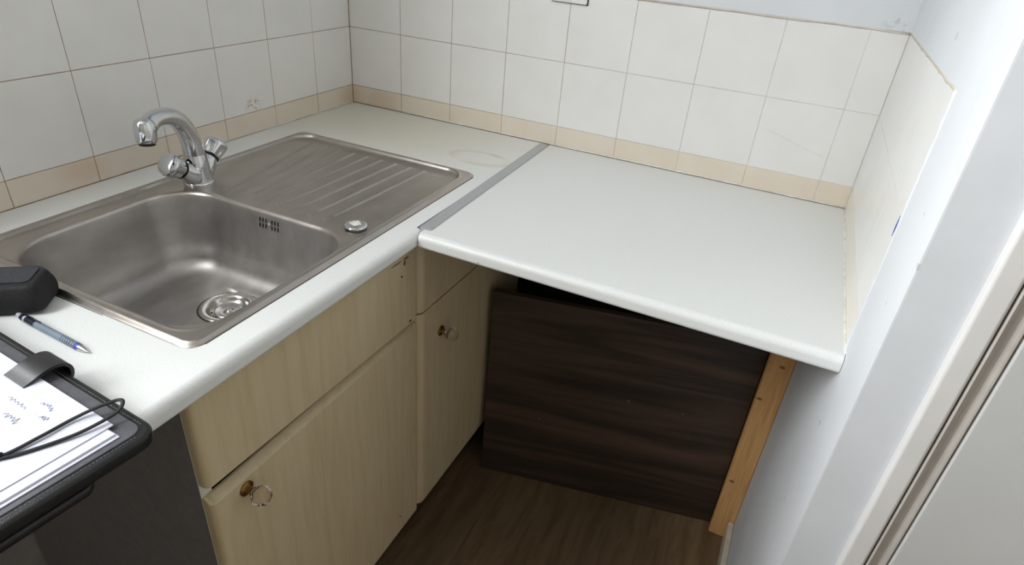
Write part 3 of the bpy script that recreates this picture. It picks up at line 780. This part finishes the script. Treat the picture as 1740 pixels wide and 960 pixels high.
link('pen_loop', bm, 'leather_gloss', fo, auto=60, label='glossy black pen loop arching off the far edge')
# papers
def sheet(u0, v0, z, name, label, bend=0, su=.297, sv=.21, group=None, th=.0010):
    bm = bmesh.new(); N = 12; M_ = 8; top = {}; bot = {}
    for i in range(N+1):
        for j in range(M_+1):
            u, v = u0+su*i/N, v0+sv*j/M_; zz = z+bend*math.sin(PI*min(1, i/N*2.2))*.5*(j/M_)
            x, y = F(u, v); top[i, j] = bm.verts.new((x, y, zz+th)); bot[i, j] = bm.verts.new((x, y, zz))
    for i in range(N):
        for j in range(M_):
            bm.faces.new((top[i, j], top[i+1, j], top[i+1, j+1], top[i, j+1])); bm.faces.new((bot[i, j], bot[i, j+1], bot[i+1, j+1], bot[i+1, j]))
    for j in range(M_): bm.faces.new((top[0, j], top[0, j+1], bot[0, j+1], bot[0, j])); bm.faces.new((top[N, j+1], top[N, j], bot[N, j], bot[N, j+1]))
    for i in range(N): bm.faces.new((top[i+1, 0], top[i, 0], bot[i, 0], bot[i+1, 0])); bm.faces.new((top[i, M_], top[i+1, M_], bot[i+1, M_], bot[i, M_]))
    return link(name, bm, 'paper', None, auto=40, label=label, cat='paper', group=group)
z = FT+.0014
sheet(.0175, .0285, z, 'paper_sheet', 'blank white sheet at the bottom of the paper stack, sticking out furthest right', group='papers on the portfolio')
sheet(.0215, .0300, z+.0012, 'paper_sheet', 'middle white sheet of the paper stack on the portfolio', group='papers on the portfolio', th=.0018)
ps = sheet(.0330, .0240, z+.0032, 'paper_sheet', 'handwritten white sheet on top of the paper stack, under the black cord', group='papers on the portfolio')
zp = z+.0043
bm = bmesh.new()
def scrib(u, v, L_, amp, n, ang=0.0):
    pts = []
    for i in range(n+1):
        t = i/n; du = L_*t; dvv = amp*math.sin(i*2.3+random.random()*1.5)*random.uniform(.3, 1)+ang*du
        pts.append(Q(u-du*1, v+dvv, zp+.0001))
    addtube(bm, smooth_path(pts, 3), .00022, 4)
for u, v, L_, amp, n in ((.117, .043, .020, .0035, 12), (.098, .054, .010, .0030, 8), (.128, .070, .022, .0040, 12), (.150, .056, .030, .0025, 14), (.140, .095, .03, .003, 16), (.17, .08, .03, .003, 14)): scrib(u, v, L_, amp, n)
link('handwriting', bm, 'ink', ps)
bm = bmesh.new()
for k in range(9):
    v = .040+k*.016
    A_, B_ = F(.31, v), F(.045, v); addtube(bm, [(*A_, zp), (*B_, zp)], .00018, 4)
link('ruled_lines', bm, 'print_grey', ps)
# elastic cord lying over the papers in a long loop
def fromxy(x, y, z): return Vector((x, y, z))
bm = bmesh.new()
zc = zp+.0016
c1 = smooth_path([fromxy(.56, -1.272, zc), fromxy(.581, -1.2554, zc), fromxy(.588, -1.2250, zc+.001), fromxy(.5905, -1.1985, zc+.001), fromxy(.5985, -1.1770, zc+.004), fromxy(.6075, -1.1620, zc+.006), fromxy(.6150, -1.1610, zc+.007),
                  fromxy(.6200, -1.1680, zc+.005), fromxy(.6195, -1.1800, zc+.003), fromxy(.6130, -1.2050, zc+.001), fromxy(.6000, -1.2320, zc), fromxy(.5870, -1.2530, zc), fromxy(.566, -1.276, zc)], 6)
addtube(bm, c1, .0021, 8, squash=.6)
link('elastic_cord', bm, 'cord_black', fo, smooth=True)
bm = bmesh.new(); addtube(bm, smooth_path([fromxy(.566, -1.2680, zc+.001), fromxy(.574, -1.2620, zc+.0012), fromxy(.582, -1.2545, zc+.001)], 4), .0034, 10, squash=.6); link('cord_slider', bm, 'cord_black', fo, smooth=True)
